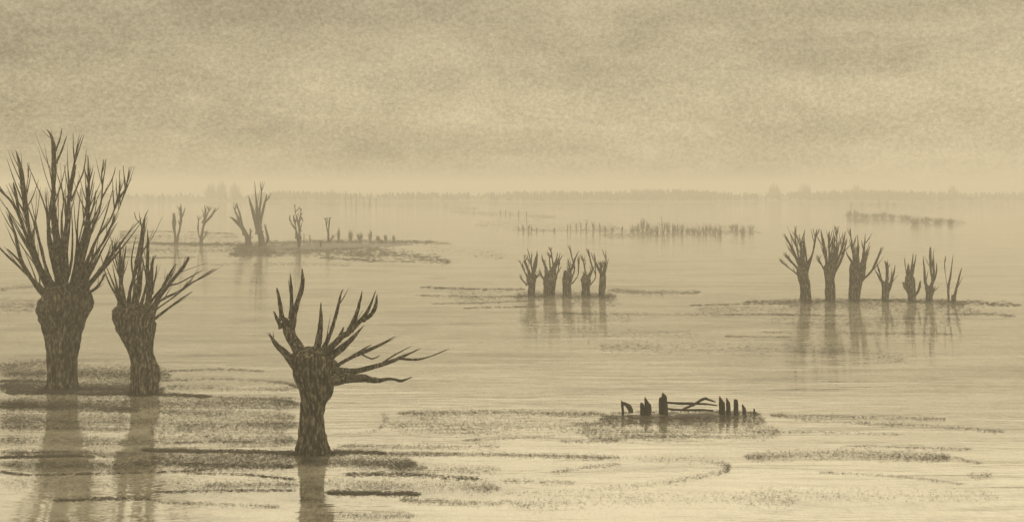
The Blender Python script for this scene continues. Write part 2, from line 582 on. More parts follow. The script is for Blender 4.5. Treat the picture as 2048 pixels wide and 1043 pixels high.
sedge('ragged sedge covering the low bank below the far left willows', [
    ([(240, 462), (350, 463), (470, 467)], 3, .5), ([(235, 484), (360, 486), (490, 490)], 5, .7), ([(215, 512), (300, 515), (390, 514)], 4, .6), ([(240, 500), (480, 500)], 16, .35),
    ([(300, 487), (480, 488), (660, 483), (870, 484)], 8, .9), ([(470, 497), (600, 494), (760, 498)], 14, .8), ([(460, 508), (620, 504), (780, 512)], 16, .7),
    ([(640, 516), (730, 520), (830, 524)], 5, .7), ([(760, 502), (830, 512), (900, 522)], 16, .5), ([(420, 530), (560, 528), (700, 530)], 8, .2), ([(700, 484), (900, 486)], 5, .3),
    ([(475, 497), (550, 502)], 18, 1.2)], seed=8, hgt=1.6)
sedge('faint far bands of sedge under the horizon', [([(240, 470), (300, 474), (480, 474)], 18, .3), ([(230, 400), (640, 402)], 12, .25), ([(640, 400), (900, 402), (1240, 404)], 14, .4), ([(950, 450), (1240, 454)], 22, .15), ([(1700, 440), (1930, 446)], 16, .3), ([(1480, 385), (2040, 388)], 8, .4), ([(860, 500), (1010, 510)], 20, .1), ([(1200, 470), (1520, 466)], 14, .25), 
    ([(640, 392), (900, 394), (1250, 392)], 10, .35), ([(640, 408), (760, 411), (960, 416)], 9, .35), ([(900, 424), (1000, 428), (1110, 434)], 10, .35), ([(240, 392), (420, 395), (660, 396)], 10, .3),
    ([(1030, 460), (1200, 461), (1500, 462)], 6, .35), ([(1290, 448), (1500, 456)], 14, .15), ([(1690, 430), (1800, 434), (1910, 442)], 9, .45), ([(1300, 398), (1700, 396), (2040, 398)], 8, .25),
    ([(560, 415), (640, 418)], 4, .3), ([(1700, 410), (2040, 420)], 14, .12)], seed=9)
sedge('tufts of grass on the mud bank by the broken gate', [
    ([(1205, 831), (1300, 836), (1420, 834), (1520, 828)], 12, .48), ([(1220, 825), (1420, 823), (1515, 825)], 3, 1.0), ([(1260, 846), (1460, 840)], 8, .4)],
    name='grass', seed=10, blade=.75, hgt=1.5)

sedge('grass tufts and trapped debris round the feet of the near willows', [
    ([(84, 776), (124, 778), (164, 776)], 7, 1.6), ([(252, 787), (288, 789), (324, 787)], 7, 1.6), ([(584, 906), (626, 909), (668, 906)], 8, 1.6),
    ([(70, 779), (185, 780)], 6, .8), ([(570, 909), (690, 909)], 6, .8)], name='grass', seed=15, blade=.7, hgt=2.2)

# ------------------------------------------------------------------ three near pollards
G1 = 'large pollard willows standing in the flood on the left'
T1O = [(140, 275, 565), (170, 246, 590), (230, 222, 592), (290, 192, 590), (350, 206, 575), (420, 238, 548), (500, 262, 524), (600, 272, 514), (700, 275, 508), (800, 270, 504), (868, 264, 512)]
T1O = [(540 + a / 3.725, 20 + b / 3.725, 20 + c / 3.725) for a, b, c in T1O]
z1 = lambda x, y: (x / 2.896, 240 + y / 2.896)
T1B = [
    ([(5, 525), (60, 660), (120, 830), (235, 985), (290, 1030)], [8, 20, 28, 34, 34], [([(35, 745), (100, 810), (150, 880)], [10, 18, 22])]),
    ([(-10, 350), (15, 400), (80, 480), (130, 590), (190, 790), (250, 930), (300, 1030)], [6, 10, 18, 24, 24, 32, 36], [([(65, 360), (90, 430), (115, 540)], [10, 22, 20])]),
    ([(125, 178), (145, 280), (155, 400), (160, 520), (175, 640), (215, 800), (290, 1020)], [10, 32, 38, 30, 26, 26, 30]),
    ([(232, 170), (245, 260), (268, 400), (285, 500), (320, 650), (350, 820), (365, 1040)], [6, 18, 30, 30, 34, 38, 40], [([(268, 200), (272, 330), (278, 440)], [8, 24, 24])]),
    ([(230, 400), (235, 520), (245, 650), (275, 770), (340, 960)], [6, 18, 26, 28, 30]),
    ([(270, 55), (300, 95), (315, 160), (320, 300), (318, 420), (315, 560), (335, 700), (380, 1000)], [12, 20, 34, 34, 26, 18, 18, 24],
     [([(345, 45), (342, 110), (325, 180)], [6, 12, 14]), ([(378, 90), (355, 180), (330, 250)], [6, 14, 16])]),
    ([(490, 85), (465, 170), (440, 280), (418, 420), (402, 580), (392, 760), (395, 1030)], [5, 10, 16, 26, 26, 24, 34],
     [([(428, 255), (426, 330), (414, 450)], [8, 24, 24]), ([(508, 170), (495, 290), (465, 370), (425, 470)], [5, 10, 12, 12])]),
    ([(560, 205), (555, 300), (540, 400), (520, 560), (475, 740), (430, 1000)], [5, 9, 12, 12, 18, 24]),
    ([(602, 278), (585, 360), (555, 450), (535, 560), (490, 720), (430, 1000)], [5, 14, 18, 16, 18, 30], [([(595, 405), (575, 490), (538, 590)], [6, 14, 14])]),
    ([(470, 545), (468, 640), (455, 740), (440, 860), (425, 1020)], [8, 28, 36, 34, 40], [([(492, 585), (488, 650), (465, 740)], [6, 14, 16])]),
    ([(378, 500), (378, 600), (388, 720), (395, 860), (400, 1000)], [5, 12, 20, 26, 30]),
    ([(698, 235), (670, 310), (658, 400), (625, 530), (550, 680), (510, 790), (445, 1000)], [4, 10, 11, 12, 22, 28, 40], [([(718, 270), (700, 350), (655, 440)], [4, 9, 10])]),
    ([(752, 345), (715, 420), (685, 500), (640, 590), (560, 690), (510, 800), (460, 1000)], [4, 10, 12, 12, 14, 20, 26]),
    ([(675, 540), (650, 610), (610, 690), (565, 750), (520, 830), (470, 1000)], [4, 12, 16, 18, 26, 36]),
    ([(688, 680), (650, 770), (590, 850), (530, 930), (480, 1030)], [6, 14, 18, 20, 24]),
    ([(612, 880), (580, 950), (530, 995), (480, 1040)], [8, 18, 20, 24]),
    ([(75, 540), (100, 590), (140, 660), (190, 780), (260, 960)], [5, 12, 16, 16, 20]),
    ([(190, 570), (212, 700), (240, 840), (310, 1010)], [5, 18, 22, 26]),
    ([(85, 240), (95, 330), (105, 420), (135, 560), (200, 800), (300, 1020)], [3, 6, 8, 9, 12, 16]),
    ([(530, 300), (515, 420), (490, 560), (455, 760), (420, 1000)], [4, 8, 9, 10, 14]),
    ([(755, 270), (735, 380), (690, 520), (600, 700), (470, 1010)], [2, 5, 6, 8, 12]),
    ([(300, 600), (330, 760), (360, 980)], [5, 16, 22]),
]
T1B = [([z1(*q) for q in b[0]], [u / 2.896 for u in b[1]], [([z1(*q) for q in s_[0]], [u / 2.896 for u in s_[1]]) for s_ in (b[2] if len(b) > 2 else ())]) for b in T1B]
pollard('pollard_willow', 'tallest pollard willow with a broad crown of upright shoots at the far left', 'willow', G1, 124, 774, 0, 0, 1, T1O, T1B, rnd=1, spread=.30, withies=8, rods=26, rodlen=290, wscale=.74, sides=9, knob=.12)

z2 = lambda x, y: (210 + x / 3.8625, 410 + y / 3.8625)
T2O = [(118, 498, 640), (132, 487, 655), (150, 488, 666), (200, 496, 668), (250, 522, 665), (300, 548, 660), (350, 562, 674), (400, 562, 692), (450, 560, 690), (486, 558, 688)]
T2O = [(560 + a / 2.16, b / 2.16, c / 2.16) for a, b, c in T2O]
T2B = [
    ([(42, 425), (60, 540), (72, 680), (80, 790), (100, 980)], [6, 16, 26, 38, 44]),
    ([(110, 285), (118, 400), (120, 520), (125, 640), (125, 760), (150, 980)], [14, 28, 30, 44, 36, 60], [([(158, 310), (146, 420), (128, 540)], [10, 18, 20])]),
    ([(238, 65), (225, 170), (215, 330), (205, 450), (200, 560), (180, 680), (165, 900)], [8, 22, 26, 32, 28, 30, 50],
     [([(256, 38), (248, 60), (236, 90)], [3, 6, 8]), ([(168, 55), (180, 115), (224, 165)], [6, 9, 10])]),
    ([(270, 115), (262, 240), (250, 380), (240, 520), (235, 620), (215, 720), (205, 920)], [12, 22, 26, 36, 40, 60, 90], [([(292, 92), (280, 110), (268, 140)], [3, 6, 8])]),
    ([(368, 175), (366, 300), (352, 450), (345, 600), (340, 720), (310, 920)], [4, 26, 32, 36, 40, 44]),
    ([(400, 390), (385, 500), (370, 640), (345, 760), (310, 920)], [12, 34, 44, 60, 80], [([(432, 450), (412, 550), (380, 680)], [6, 16, 20])]),
    ([(515, 460), (470, 550), (430, 640), (390, 740), (320, 920)], [12, 28, 34, 50, 70]),
    ([(692, 392), (640, 470), (560, 560), (490, 640), (420, 720), (330, 900)], [26, 32, 32, 36, 44, 60],
     [([(755, 500), (670, 550), (590, 595), (530, 610)], [5, 12, 14, 14]), ([(830, 435), (730, 468), (620, 510), (560, 560)], [3, 5, 7, 8])]),
    ([(720, 570), (600, 650), (450, 725), (370, 830)], [4, 10, 14, 18]),
    ([(880, 480), (770, 545), (640, 630), (520, 720), (390, 810), (340, 880)], [3, 8, 16, 14, 16, 20]),
    ([(650, 675), (540, 750), (440, 830), (350, 900)], [6, 20, 26, 30]),
]
T2B = [([z2(*q) for q in b[0]], [u / 3.8625 for u in b[1]], [([z2(*q) for q in s_[0]], [u / 3.8625 for u in s_[1]]) for s_ in (b[2] if len(b) > 2 else ())]) for b in T2B]
pollard('pollard_willow', 'leaning pollard willow with shoots spreading right beside the tallest willow', 'willow', G1, 288, 785, 0, 0, 1, T2O, T2B, rnd=2, spread=.30, withies=5, rods=8, rodlen=150, wscale=.80, sides=9, knob=.10)

T3O = [(392, 166, 306), (405, 153, 320), (430, 156, 328), (470, 165, 328), (500, 172, 326), (530, 185, 325), (560, 190, 318), (590, 190, 296), (640, 190, 285), (690, 183, 291), (730, 180, 300), (775, 168, 313)]
T3O = [(500 + a / 1.92, 500 + b / 1.92, 500 + c / 1.92) for a, b, c in T3O]
z3 = lambda x, y: (520 + x / 3.725, 520 + y / 3.725)
T3B = [
    ([(380, 800), (330, 720), (270, 620), (215, 520), (185, 425)], [120, 90, 82, 76, 50],
     [([(170, 450), (150, 320), (123, 205)], [28, 28, 14]), ([(165, 500), (125, 430), (98, 380)], [30, 24, 6]),
      ([(225, 540), (245, 430), (265, 330), (294, 200), (286, 75)], [50, 42, 36, 34, 14]), ([(240, 430), (240, 320), (238, 220), (230, 95)], [30, 26, 22, 8]), ([(238, 290), (222, 210), (213, 145)], [10, 8, 4])]),
    ([(300, 800), (235, 745), (180, 690), (110, 630), (55, 548)], [70, 60, 48, 34, 10]),
    ([(390, 800), (405, 715), (440, 620), (462, 480), (468, 305)], [80, 60, 50, 36, 10]),
    ([(430, 760), (462, 670), (510, 550), (550, 400), (575, 270), (588, 235)], [40, 30, 28, 24, 12, 4]),
    ([(420, 790), (470, 700), (540, 640), (620, 560), (680, 520), (740, 460), (820, 370), (892, 205)], [90, 64, 46, 40, 36, 34, 28, 8],
     [([(690, 510), (735, 400), (765, 310), (790, 205)], [30, 28, 22, 6]), ([(790, 425), (850, 385), (885, 325), (903, 230)], [20, 26, 28, 8]), ([(580, 600), (620, 530), (640, 482)], [24, 20, 8])]),
    ([(460, 790), (510, 730), (600, 660), (690, 580), (785, 475)], [70, 54, 52, 32, 5]),
    ([(500, 830), (580, 785), (660, 740), (760, 700), (880, 650), (992, 588)], [40, 22, 24, 28, 22, 5],
     [([(680, 728), (750, 680), (818, 642)], [16, 14, 5]), ([(740, 715), (820, 748), (885, 720)], [6, 12, 5])]),
    ([(480, 850), (570, 822), (700, 830), (840, 800), (960, 770), (1060, 730), (1188, 678)], [60, 34, 40, 36, 30, 20, 5],
     [([(1020, 748), (1160, 752), (1270, 722), (1330, 695), (1410, 660)], [10, 15, 8, 9, 5]), ([(880, 790), (1000, 715), (1120, 658)], [8, 12, 3])]),
    ([(470, 890), (560, 882), (660, 872), (780, 870), (880, 885), (980, 868), (1060, 882), (1142, 852)], [80, 56, 60, 54, 38, 14, 24, 6]),
    ([(480, 880), (545, 820), (552, 780), (535, 752)], [80, 60, 44, 20]),
]
T3B = [([z3(*q) for q in b[0]], [u / 3.725 for u in b[1]], [([z3(*q) for q in s_[0]], [u / 3.725 for u in s_[1]]) for s_ in (b[2] if len(b) > 2 else ())]) for b in T3B]
pollard('pollard_willow', 'nearest pollard willow with a bent left limb and long low shoots reaching right', 'willow', G1, 626, 904, 0, 0, 1, T3O, T3B, rnd=3, spread=.30, root_first=True, withies=2, sides=10, wscale=1.06, knuckle=.10, flare=.38, knob=.05)

# ------------------------------------------------------------------ middle group of five
G2 = 'row of five small pollard willows in the middle of the flood'
MID = [
    ('leftmost of the five middle pollards, its thin shoots leaning left', 640, [(572, 618, 668), (610, 612, 668), (640, 622, 662), (682, 618, 660)],
     [([(575, 495), (590, 535), (620, 590)], [5, 10, 16]), ([(597, 465), (610, 510), (635, 580)], [5, 11, 16]), ([(617, 430), (630, 480), (650, 580)], [5, 10, 16]), ([(573, 570), (590, 600), (615, 630)], [4, 9, 16]), ([(672, 575), (662, 600), (650, 630)], [8, 14, 16])]),
    ('broadest of the five middle pollards with knobbly head, second from left', 738, [(560, 706, 772), (600, 700, 778), (640, 700, 774), (682, 704, 770)],
     [([(683, 540), (690, 570), (715, 610)], [5, 16, 22]), ([(708, 490), (714, 530), (730, 590)], [5, 12, 18]), ([(732, 450), (740, 510), (745, 590)], [5, 13, 18]), ([(742, 425), (755, 490), (765, 590)], [5, 13, 18]), ([(787, 490), (788, 540), (772, 600)], [4, 9, 16])]),
    ('middle one of the five middle pollards with one tall shoot', 834, [(562, 816, 858), (600, 806, 862), (640, 810, 858), (684, 808, 858)],
     [([(836, 485), (846, 530), (848, 600)], [5, 11, 18]), ([(851, 408), (862, 480), (876, 540), (855, 610)], [4, 12, 14, 12]), ([(897, 468), (898, 530), (892, 580), (860, 625)], [4, 10, 9, 10]), ([(826, 548), (828, 580)], [14, 26])]),
    ('fourth of the five middle pollards with paired tall shoots', 936, [(578, 918, 956), (610, 908, 968), (645, 915, 962), (686, 910, 962)],
     [([(920, 465), (930, 520), (940, 590)], [5, 12, 18]), ([(948, 428), (960, 490), (972, 550), (950, 610)], [5, 13, 11, 12]), ([(986, 458), (992, 520), (992, 590), (962, 630)], [4, 11, 9, 10]), ([(935, 560), (936, 600)], [16, 26])]),
    ('rightmost of the five middle pollards, slender and straight', 1028, [(560, 1014, 1046), (600, 1010, 1050), (645, 1008, 1048), (686, 1006, 1042)],
     [([(1050, 440), (1052, 500), (1044, 560), (1034, 620)], [4, 12, 18, 22]), ([(1020, 500), (1022, 540), (1026, 600)], [8, 22, 26]), ([(1036, 500), (1036, 540), (1034, 600)], [6, 18, 24])]),
]
for i, (lab, cx, ol, br) in enumerate(MID):
    wy = 340 + ol[-1][0] / 2.745
    pollard('pollard_willow', lab, 'willow', G2, 830 + cx / 2.745, wy, 830, 340, 2.745, ol, br, rnd=20 + i, sub=5, spread=.35, sides=7, knob=.18, wscale=.60, withies=5, rods=(4, 4, 1, 1, 2)[i], rodlen=60)

# ------------------------------------------------------------------ right group of seven
G3 = 'row of seven pollard willows on the right'
RGT = [
    ('large right hand pollard with shoots fanning left, first of its row', 262, [(350, 205, 285), (400, 196, 292), (460, 210, 300), (520, 222, 306), (600, 216, 312)],
     [([(122, 102), (165, 190), (205, 290), (240, 390)], [12, 26, 38, 54]), ([(168, 40), (178, 140), (200, 240), (235, 360)], [5, 18, 22, 26]), ([(203, 85), (225, 170), (252, 270), (262, 380)], [5, 14, 18, 24]),
      ([(243, 140), (260, 220), (270, 290), (265, 380)], [5, 18, 22, 22]), ([(325, 65), (318, 150), (305, 260), (272, 390)], [14, 24, 18, 20]), ([(112, 242), (160, 300), (225, 380)], [5, 22, 30]), ([(58, 282), (120, 340), (215, 410)], [4, 10, 20])]),
    ('broad crowned right hand pollard with thick upright shoots, second of its row', 448, [(340, 400, 488), (390, 400, 490), (440, 406, 485), (500, 408, 488), (598, 404, 488)],
     [([(363, 70), (385, 160), (410, 270), (430, 370)], [8, 34, 32, 40]), ([(430, 75), (435, 160), (440, 300), (442, 370)], [6, 22, 26, 30]), ([(458, 115), (470, 220), (465, 350)], [8, 28, 36]),
      ([(500, 45), (498, 130), (490, 250), (462, 370)], [4, 12, 16, 22]), ([(542, 75), (530, 180), (510, 260), (470, 370)], [5, 24, 30, 34]), ([(582, 145), (550, 250), (520, 320), (475, 400)], [6, 28, 30, 24]), ([(358, 255), (380, 320), (415, 400)], [4, 14, 24])]),
    ('pale wide pollard with one shoot set apart to its right, third of its row', 628, [(330, 596, 716), (390, 594, 712), (450, 590, 694), (520, 585, 680), (600, 580, 668)],
     [([(578, 125), (600, 230), (620, 320), (640, 400)], [5, 18, 26, 40]), ([(612, 65), (625, 180), (645, 330)], [5, 20, 36]), ([(712, 100), (700, 200), (685, 330)], [5, 22, 46]), ([(722, 225), (712, 290), (685, 370)], [14, 32, 40]),
      ([(808, 195), (780, 290), (745, 380), (680, 450)], [10, 28, 26, 22]), ([(655, 195), (660, 300), (660, 380)], [14, 34, 46])]),
    ('small slim pollard between the wide pale willow and its forked neighbours', 858, [(470, 832, 898), (520, 832, 890), (600, 830, 886)],
     [([(806, 325), (825, 420), (845, 530)], [5, 20, 30]), ([(852, 300), (862, 400), (862, 510)], [8, 26, 30]), ([(887, 325), (880, 420), (868, 520)], [10, 30, 34]), ([(932, 335), (915, 420), (890, 500), (865, 560)], [10, 28, 50, 40])]),
    ('stubby pollard with short lumpy side limbs, fifth of its row', 1055, [(420, 1008, 1072), (480, 1002, 1084), (540, 1020, 1086), (602, 1028, 1088)],
     [([(1030, 325), (1030, 390), (1034, 470)], [16, 44, 54]), ([(1066, 335), (1058, 400), (1052, 480)], [8, 20, 30]), ([(984, 458), (1005, 500), (1045, 570)], [14, 32, 34]), ([(1104, 448), (1098, 520), (1062, 585)], [22, 28, 30]), ([(995, 278), (1010, 360), (1025, 440)], [3, 7, 14])]),
    ('candelabra shaped willow of four upright limbs, sixth of its row', 1186, [(495, 1156, 1222), (530, 1160, 1214), (604, 1158, 1212)],
     [([(1138, 265), (1148, 380), (1155, 460), (1178, 530)], [6, 24, 34, 40]), ([(1162, 196), (1172, 270), (1184, 370), (1205, 455), (1195, 530)], [26, 32, 24, 24, 40], [([(1194, 210), (1190, 310), (1186, 380)], [5, 10, 12])]),
      ([(1246, 266), (1238, 350), (1228, 430), (1195, 510)], [14, 28, 30, 36]), ([(1267, 322), (1255, 400), (1222, 470), (1195, 520)], [8, 22, 28, 30]), ([(1230, 488), (1212, 540), (1195, 590)], [8, 18, 20])]),
    ('thin three stemmed willow at the right end of the row', 1366, [(560, 1350, 1386), (606, 1350, 1388)],
     [([(1357, 250), (1338, 420), (1326, 500), (1332, 610), (1340, 640)], [5, 22, 30, 24, 20]), ([(1400, 350), (1382, 480), (1368, 600)], [12, 26, 36]), ([(1303, 268), (1299, 340), (1308, 420), (1330, 560)], [5, 12, 6, 8])]),
]
for i, (lab, cx, ol, br) in enumerate(RGT):
    wy = 440 + ol[-1][0] / 3.725
    pollard('pollard_willow', lab, 'willow', G3, 1540 + cx / 3.725, wy, 1540, 440, 3.725, ol, br, rnd=40 + i, sub=5, spread=.30, sides=7, knob=.16, wscale=.62, withies=(6, 6, 6, 4, 3, 1, 1)[i], rods=(4, 4, 3, 2, 2, 0, 0)[i], rodlen=75)

# ------------------------------------------------------------------ far left group on its bank
G4 = 'far willows on the low bank at left'
FL = [
    ('faint forked far willow with a leaf shaped left limb, first on the bank', 112, [(510, 98, 128), (560, 96, 130)],
     [([(100, 335), (98, 400), (100, 450), (112, 530)], [8, 44, 26, 14]), ([(172, 272), (165, 350), (150, 430), (120, 530)], [8, 24, 20, 18]), ([(140, 290), (148, 350), (150, 400)], [5, 12, 18])]),
    ('faint slender far willow leaning right with a split crown', 288, [(500, 280, 302), (556, 278, 302)],
     [([(392, 300), (360, 360), (310, 420), (292, 520)], [8, 22, 24, 18]), ([(318, 280), (322, 340), (308, 410)], [6, 18, 24]), ([(350, 290), (338, 340), (310, 400)], [5, 12, 20]), ([(270, 355), (264, 430), (270, 490), (288, 530)], [5, 14, 10, 10]), ([(325, 460), (312, 510), (295, 535)], [6, 12, 12])]),
    ('far willow bending left from the bank beside the tallest far willow', 625, [(500, 604, 640), (560, 600, 650)],
     [([(508, 365), (545, 400), (590, 455), (622, 520)], [10, 32, 40, 40]), ([(520, 285), (545, 350), (575, 420), (600, 490)], [5, 18, 28, 32]), ([(550, 265), (570, 330), (585, 420), (605, 490)], [6, 18, 22, 26]), ([(632, 450), (632, 500), (628, 545)], [10, 22, 30])]),
    ('tallest far willow with two long thin shoots above the bank', 715, [(440, 670, 708), (500, 690, 735), (560, 695, 745)],
     [([(632, 215), (655, 300), (680, 400), (700, 480)], [5, 30, 44, 50]), ([(660, 112), (672, 210), (684, 320), (694, 440)], [4, 12, 30, 44]), ([(706, 115), (702, 220), (695, 330), (694, 440)], [5, 13, 24, 40]),
      ([(762, 205), (740, 290), (716, 380), (700, 460)], [14, 24, 30, 40]), ([(740, 415), (756, 480), (764, 530), (740, 560)], [8, 24, 26, 20])]),
    ('dark far willow with stubby leaf shaped branch ends, on the bank', 980, [(500, 960, 998), (540, 966, 996), (574, 972, 992)],
     [([(914, 352), (916, 385), (935, 420), (962, 460), (972, 520)], [8, 16, 7, 10, 22]), ([(940, 350), (942, 390), (955, 430), (965, 520)], [8, 18, 12, 22]), ([(970, 358), (978, 400), (985, 440), (988, 520)], [10, 24, 20, 24]),
      ([(1010, 395), (990, 365), (984, 400), (990, 470)], [14, 12, 10, 18]), ([(957, 275), (957, 330), (968, 380)], [5, 9, 6]), ([(1000, 300), (990, 350), (986, 400)], [4, 7, 9])]),
    ('small twin tipped far willow at the start of the shrubs', 1188, [(450, 1178, 1196), (500, 1180, 1198), (532, 1180, 1200)],
     [([(1170, 370), (1174, 410), (1184, 470)], [6, 12, 10]), ([(1190, 368), (1192, 410), (1186, 480)], [7, 16, 12]), ([(1225, 490), (1215, 515), (1200, 535)], [10, 14, 8])]),
]
for i, (lab, cx, ol, br) in enumerate(FL):
    wy = 330 + ol[-1][0] / 3.531
    pollard('pollard_willow', lab, 'willow', G4, 320 + cx / 3.531, wy + 2, 320, 330, 3.531, ol, br, mat_t=FARBARK, mat_b=FARBARK, rnd=60 + i, sub=4, spread=.3, sides=6, knob=.15, wscale=.75, withies=3)


# ------------------------------------------------------------------ small far things
def small_pollard(name, label, cat, group, x, ytop, ybase, wpx, seed, shoots=4, mat=None):
    rg = random.Random(seed)
    D = dist_of(ybase)
    m = D / F
    base = on_water(x, ybase)
    X = base[0]
    h = (ybase - ytop) * m
    r = wpx * m * .5
    mb = MB()
    lean = rg.uniform(-.12, .12) * h
    th = h * rg.uniform(.4, .6) if shoots else h
    path = []
    for k in range(7):
        u = k / 6
        rr = r * (1.0 - .25 * math.sin(u * 3.1) + (.35 * u if shoots else -.45 * u * u))
        path.append((X + lean * u, D, -.3 + (th + .3) * u, rr))
    tube(mb, path, 7, rg.uniform(0, 50), .25)
    for k in range(shoots):
        a = rg.uniform(-1, 1)
        b = rg.uniform(-.5, .5)
        hh = h - th
        tip = (X + lean + a * h * .28, D + b * h * .3, th + hh * rg.uniform(.7, 1.05))
        ptp = [(X + lean + a * r * .4, D + b * r * .4, th * .85, r * .6), (X + lean + a * h * .12, D + b * h * .12, th + hh * .4, r * .45), (*tip, r * .15)]
        tube(mb, catmull(ptp, 3), 5, rg.uniform(0, 50), .2)
    o = mb.build(name, mat or FARBARK, None, base)
    return tag(o, label, cat, group)


def shrub(name, label, cat, group, x, ytop, ybase, wpx, seed, twigs=46, ybot=None):
    """leafless bush: a dome of fine twigs spreading from its foot"""
    rg = random.Random(seed)
    D = dist_of(ybase)
    m = D / F
    base = on_water(x, ybase)
    h = (ybase - ytop) * m
    w_ = wpx * m * .5
    mb = MB()
    for _ in range(twigs):
        a = rg.uniform(0, 6.283)
        rad = math.sqrt(rg.random())
        hh = h * math.sqrt(max(.05, 1 - .75 * rad * rad)) * rg.uniform(.6, 1.08)
        fx, fy = math.cos(a) * rad * w_, math.sin(a) * rad * w_
        t0 = (base[0] + fx * .35, D + fy * .35, -.1, .55 * m)
        t1 = (base[0] + fx * .8, D + fy * .8, hh * .55, .42 * m)
        t2 = (base[0] + fx * rg.uniform(.9, 1.15), D + fy, hh, .2 * m)
        tube(mb, catmull([t0, t1, t2], 2), 4, rg.uniform(0, 50), .2)
        if rg.random() < .6:
            tube(mb, [t1, (t1[0] + rg.gauss(0, .2) * w_, t1[1] + rg.gauss(0, .2) * w_, hh * rg.uniform(.7, 1), .15 * m)], 3, 0, .1)
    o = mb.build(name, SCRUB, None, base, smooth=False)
    return tag(o, label, cat, group)


# stumps on the far left bank
for zx, zt, zb, wz, lab in ((1062, 492, 540, 12, 'small dark stump on the far bank right of the stubby willow'), (1017, 485, 545, 9, 'faint thin stump close by the stubby far willow'),
                            (1135, 538, 575, 16, 'short black stump standing at the edge of the far bank')):
    small_pollard('willow_stump', lab, 'stump', 'stumps on the far bank', 320 + zx / 3.531, 330 + zt / 3.531, 330 + zb / 3.531 + 1, wz / 3.531, zx, 0)
for i, (zx, zt, zb, wz) in enumerate(((1262, 435, 525, 26), (1345, 450, 525, 40), (1412, 455, 528, 50), (1484, 455, 525, 36), (1540, 490, 530, 30), (1592, 485, 530, 28), (1650, 490, 530, 24), (1560, 520, 540, 40))):
    shrub('bare_shrub', 'faint bare shrub in the line tapering right along the far bank', 'shrub', 'faint shrubs along the far bank', 320 + zx / 3.531, 330 + zt / 3.531, 330 + zb / 3.531 + 1, wz / 3.531, 100 + i, 30)
for i, (zx, zt, zb, wz) in enumerate(((1312, 180, 262, 7), (1352, 198, 256, 10), (1388, 198, 266, 10), (1441, 232, 264, 7), (1482, 228, 266, 14), (1526, 236, 268, 7), (1622, 190, 242, 8))):
    small_pollard('leafless_tree', 'thin bare trunk in the short dark row under the horizon at left', 'tree', 'thin trunks under the horizon', 320 + zx / 3.531, 330 + zt / 3.531, 330 + zb / 3.531 + 5, wz / 3.531 * 1.5, 130 + i, 0, OLDWOOD)
shrub('bare_shrub', 'round dim thicket at the left end of the thin trunk row', 'shrub', None, 663, 377, 405, 26, 151, 70)

rowA = ((570, 300, 325, 9), (597, 298, 331, 12), (622, 295, 332, 13), (642, 305, 331, 9), (670, 308, 330, 12), (705, 318, 331, 8), (768, 316, 333, 12), (838, 290, 330, 7), (855, 290, 330, 7), (885, 280, 322, 8),
        (912, 280, 320, 8), (940, 266, 325, 10), (980, 278, 332, 14), (1018, 284, 326, 12), (1045, 302, 331, 12), (1085, 314, 332, 14), (1135, 304, 331, 12))
for i, (zx, zt, zb, wz) in enumerate(rowA):
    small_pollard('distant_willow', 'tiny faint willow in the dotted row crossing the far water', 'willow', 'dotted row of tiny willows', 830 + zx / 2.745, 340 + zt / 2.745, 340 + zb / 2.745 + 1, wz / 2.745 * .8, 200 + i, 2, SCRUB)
rowB = ((1195, 292, 332, 26), (1225, 288, 330, 20), (1250, 248, 326, 24), (1275, 272, 332, 20), (1300, 296, 342, 26), (1330, 288, 346, 22), (1360, 244, 346, 24), (1390, 272, 335, 20), (1415, 288, 340, 22), (1440, 284, 332, 22),
        (1465, 288, 342, 24), (1500, 306, 337, 22), (1530, 306, 342, 22), (1560, 298, 350, 24), (1590, 288, 342, 20), (1615, 284, 332, 20), (1642, 298, 342, 22), (1672, 292, 354, 24), (1740, 290, 322, 20), (1765, 284, 330, 22),
        (1800, 298, 348, 20), (1845, 290, 332, 26))
for i, (zx, zt, zb, wz) in enumerate(rowB):
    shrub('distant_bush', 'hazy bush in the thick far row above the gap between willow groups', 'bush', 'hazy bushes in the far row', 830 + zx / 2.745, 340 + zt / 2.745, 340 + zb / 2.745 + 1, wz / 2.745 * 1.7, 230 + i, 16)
for i, (zx, zt, zb) in enumerate(((470, 218, 236), (497, 220, 241), (522, 226, 246), (568, 220, 251), (612, 228, 262))):
    small_pollard('distant_stump', 'tiny far stump in the short row above the dotted willows', 'stump', 'short row of far stumps', 830 + zx / 2.745, 340 + zt / 2.745, 340 + zb / 2.745, 3.2, 260 + i, 0)
for i, (zx, zt, zb, wz) in enumerate(((570, 205, 248, 22), (602, 206, 245, 34), (650, 218, 248, 40), (708, 218, 250, 30), (750, 210, 248, 34), (792, 222, 252, 30), (860, 226, 256, 50), (915, 232, 284, 44), (965, 238, 270, 50), (1030, 248, 275, 40), (1100, 250, 280, 30))):
    shrub('marsh_bush', 'low dim bush on the faint bank above the right hand willows', 'bush', 'low bushes on the faint right bank', 1480 + zx / 2.607, 340 + zt / 2.607, 340 + zb / 2.607, wz / 2.607 * 1.5, 280 + i, 40)
for i, (zx, zt, zb) in enumerate(((580, 160, 190), (635, 162, 186), (685, 164, 184), (726, 158, 186), (768, 152, 188), (802, 164, 186))):
    shrub('round_bush', 'tiny round bush in the dotted line below the right horizon', 'bush', 'dotted bushes below the horizon', 1480 + zx / 2.607, 340 + zt / 2.607, 340 + zb / 2.607, 9, 300 + i, 22)

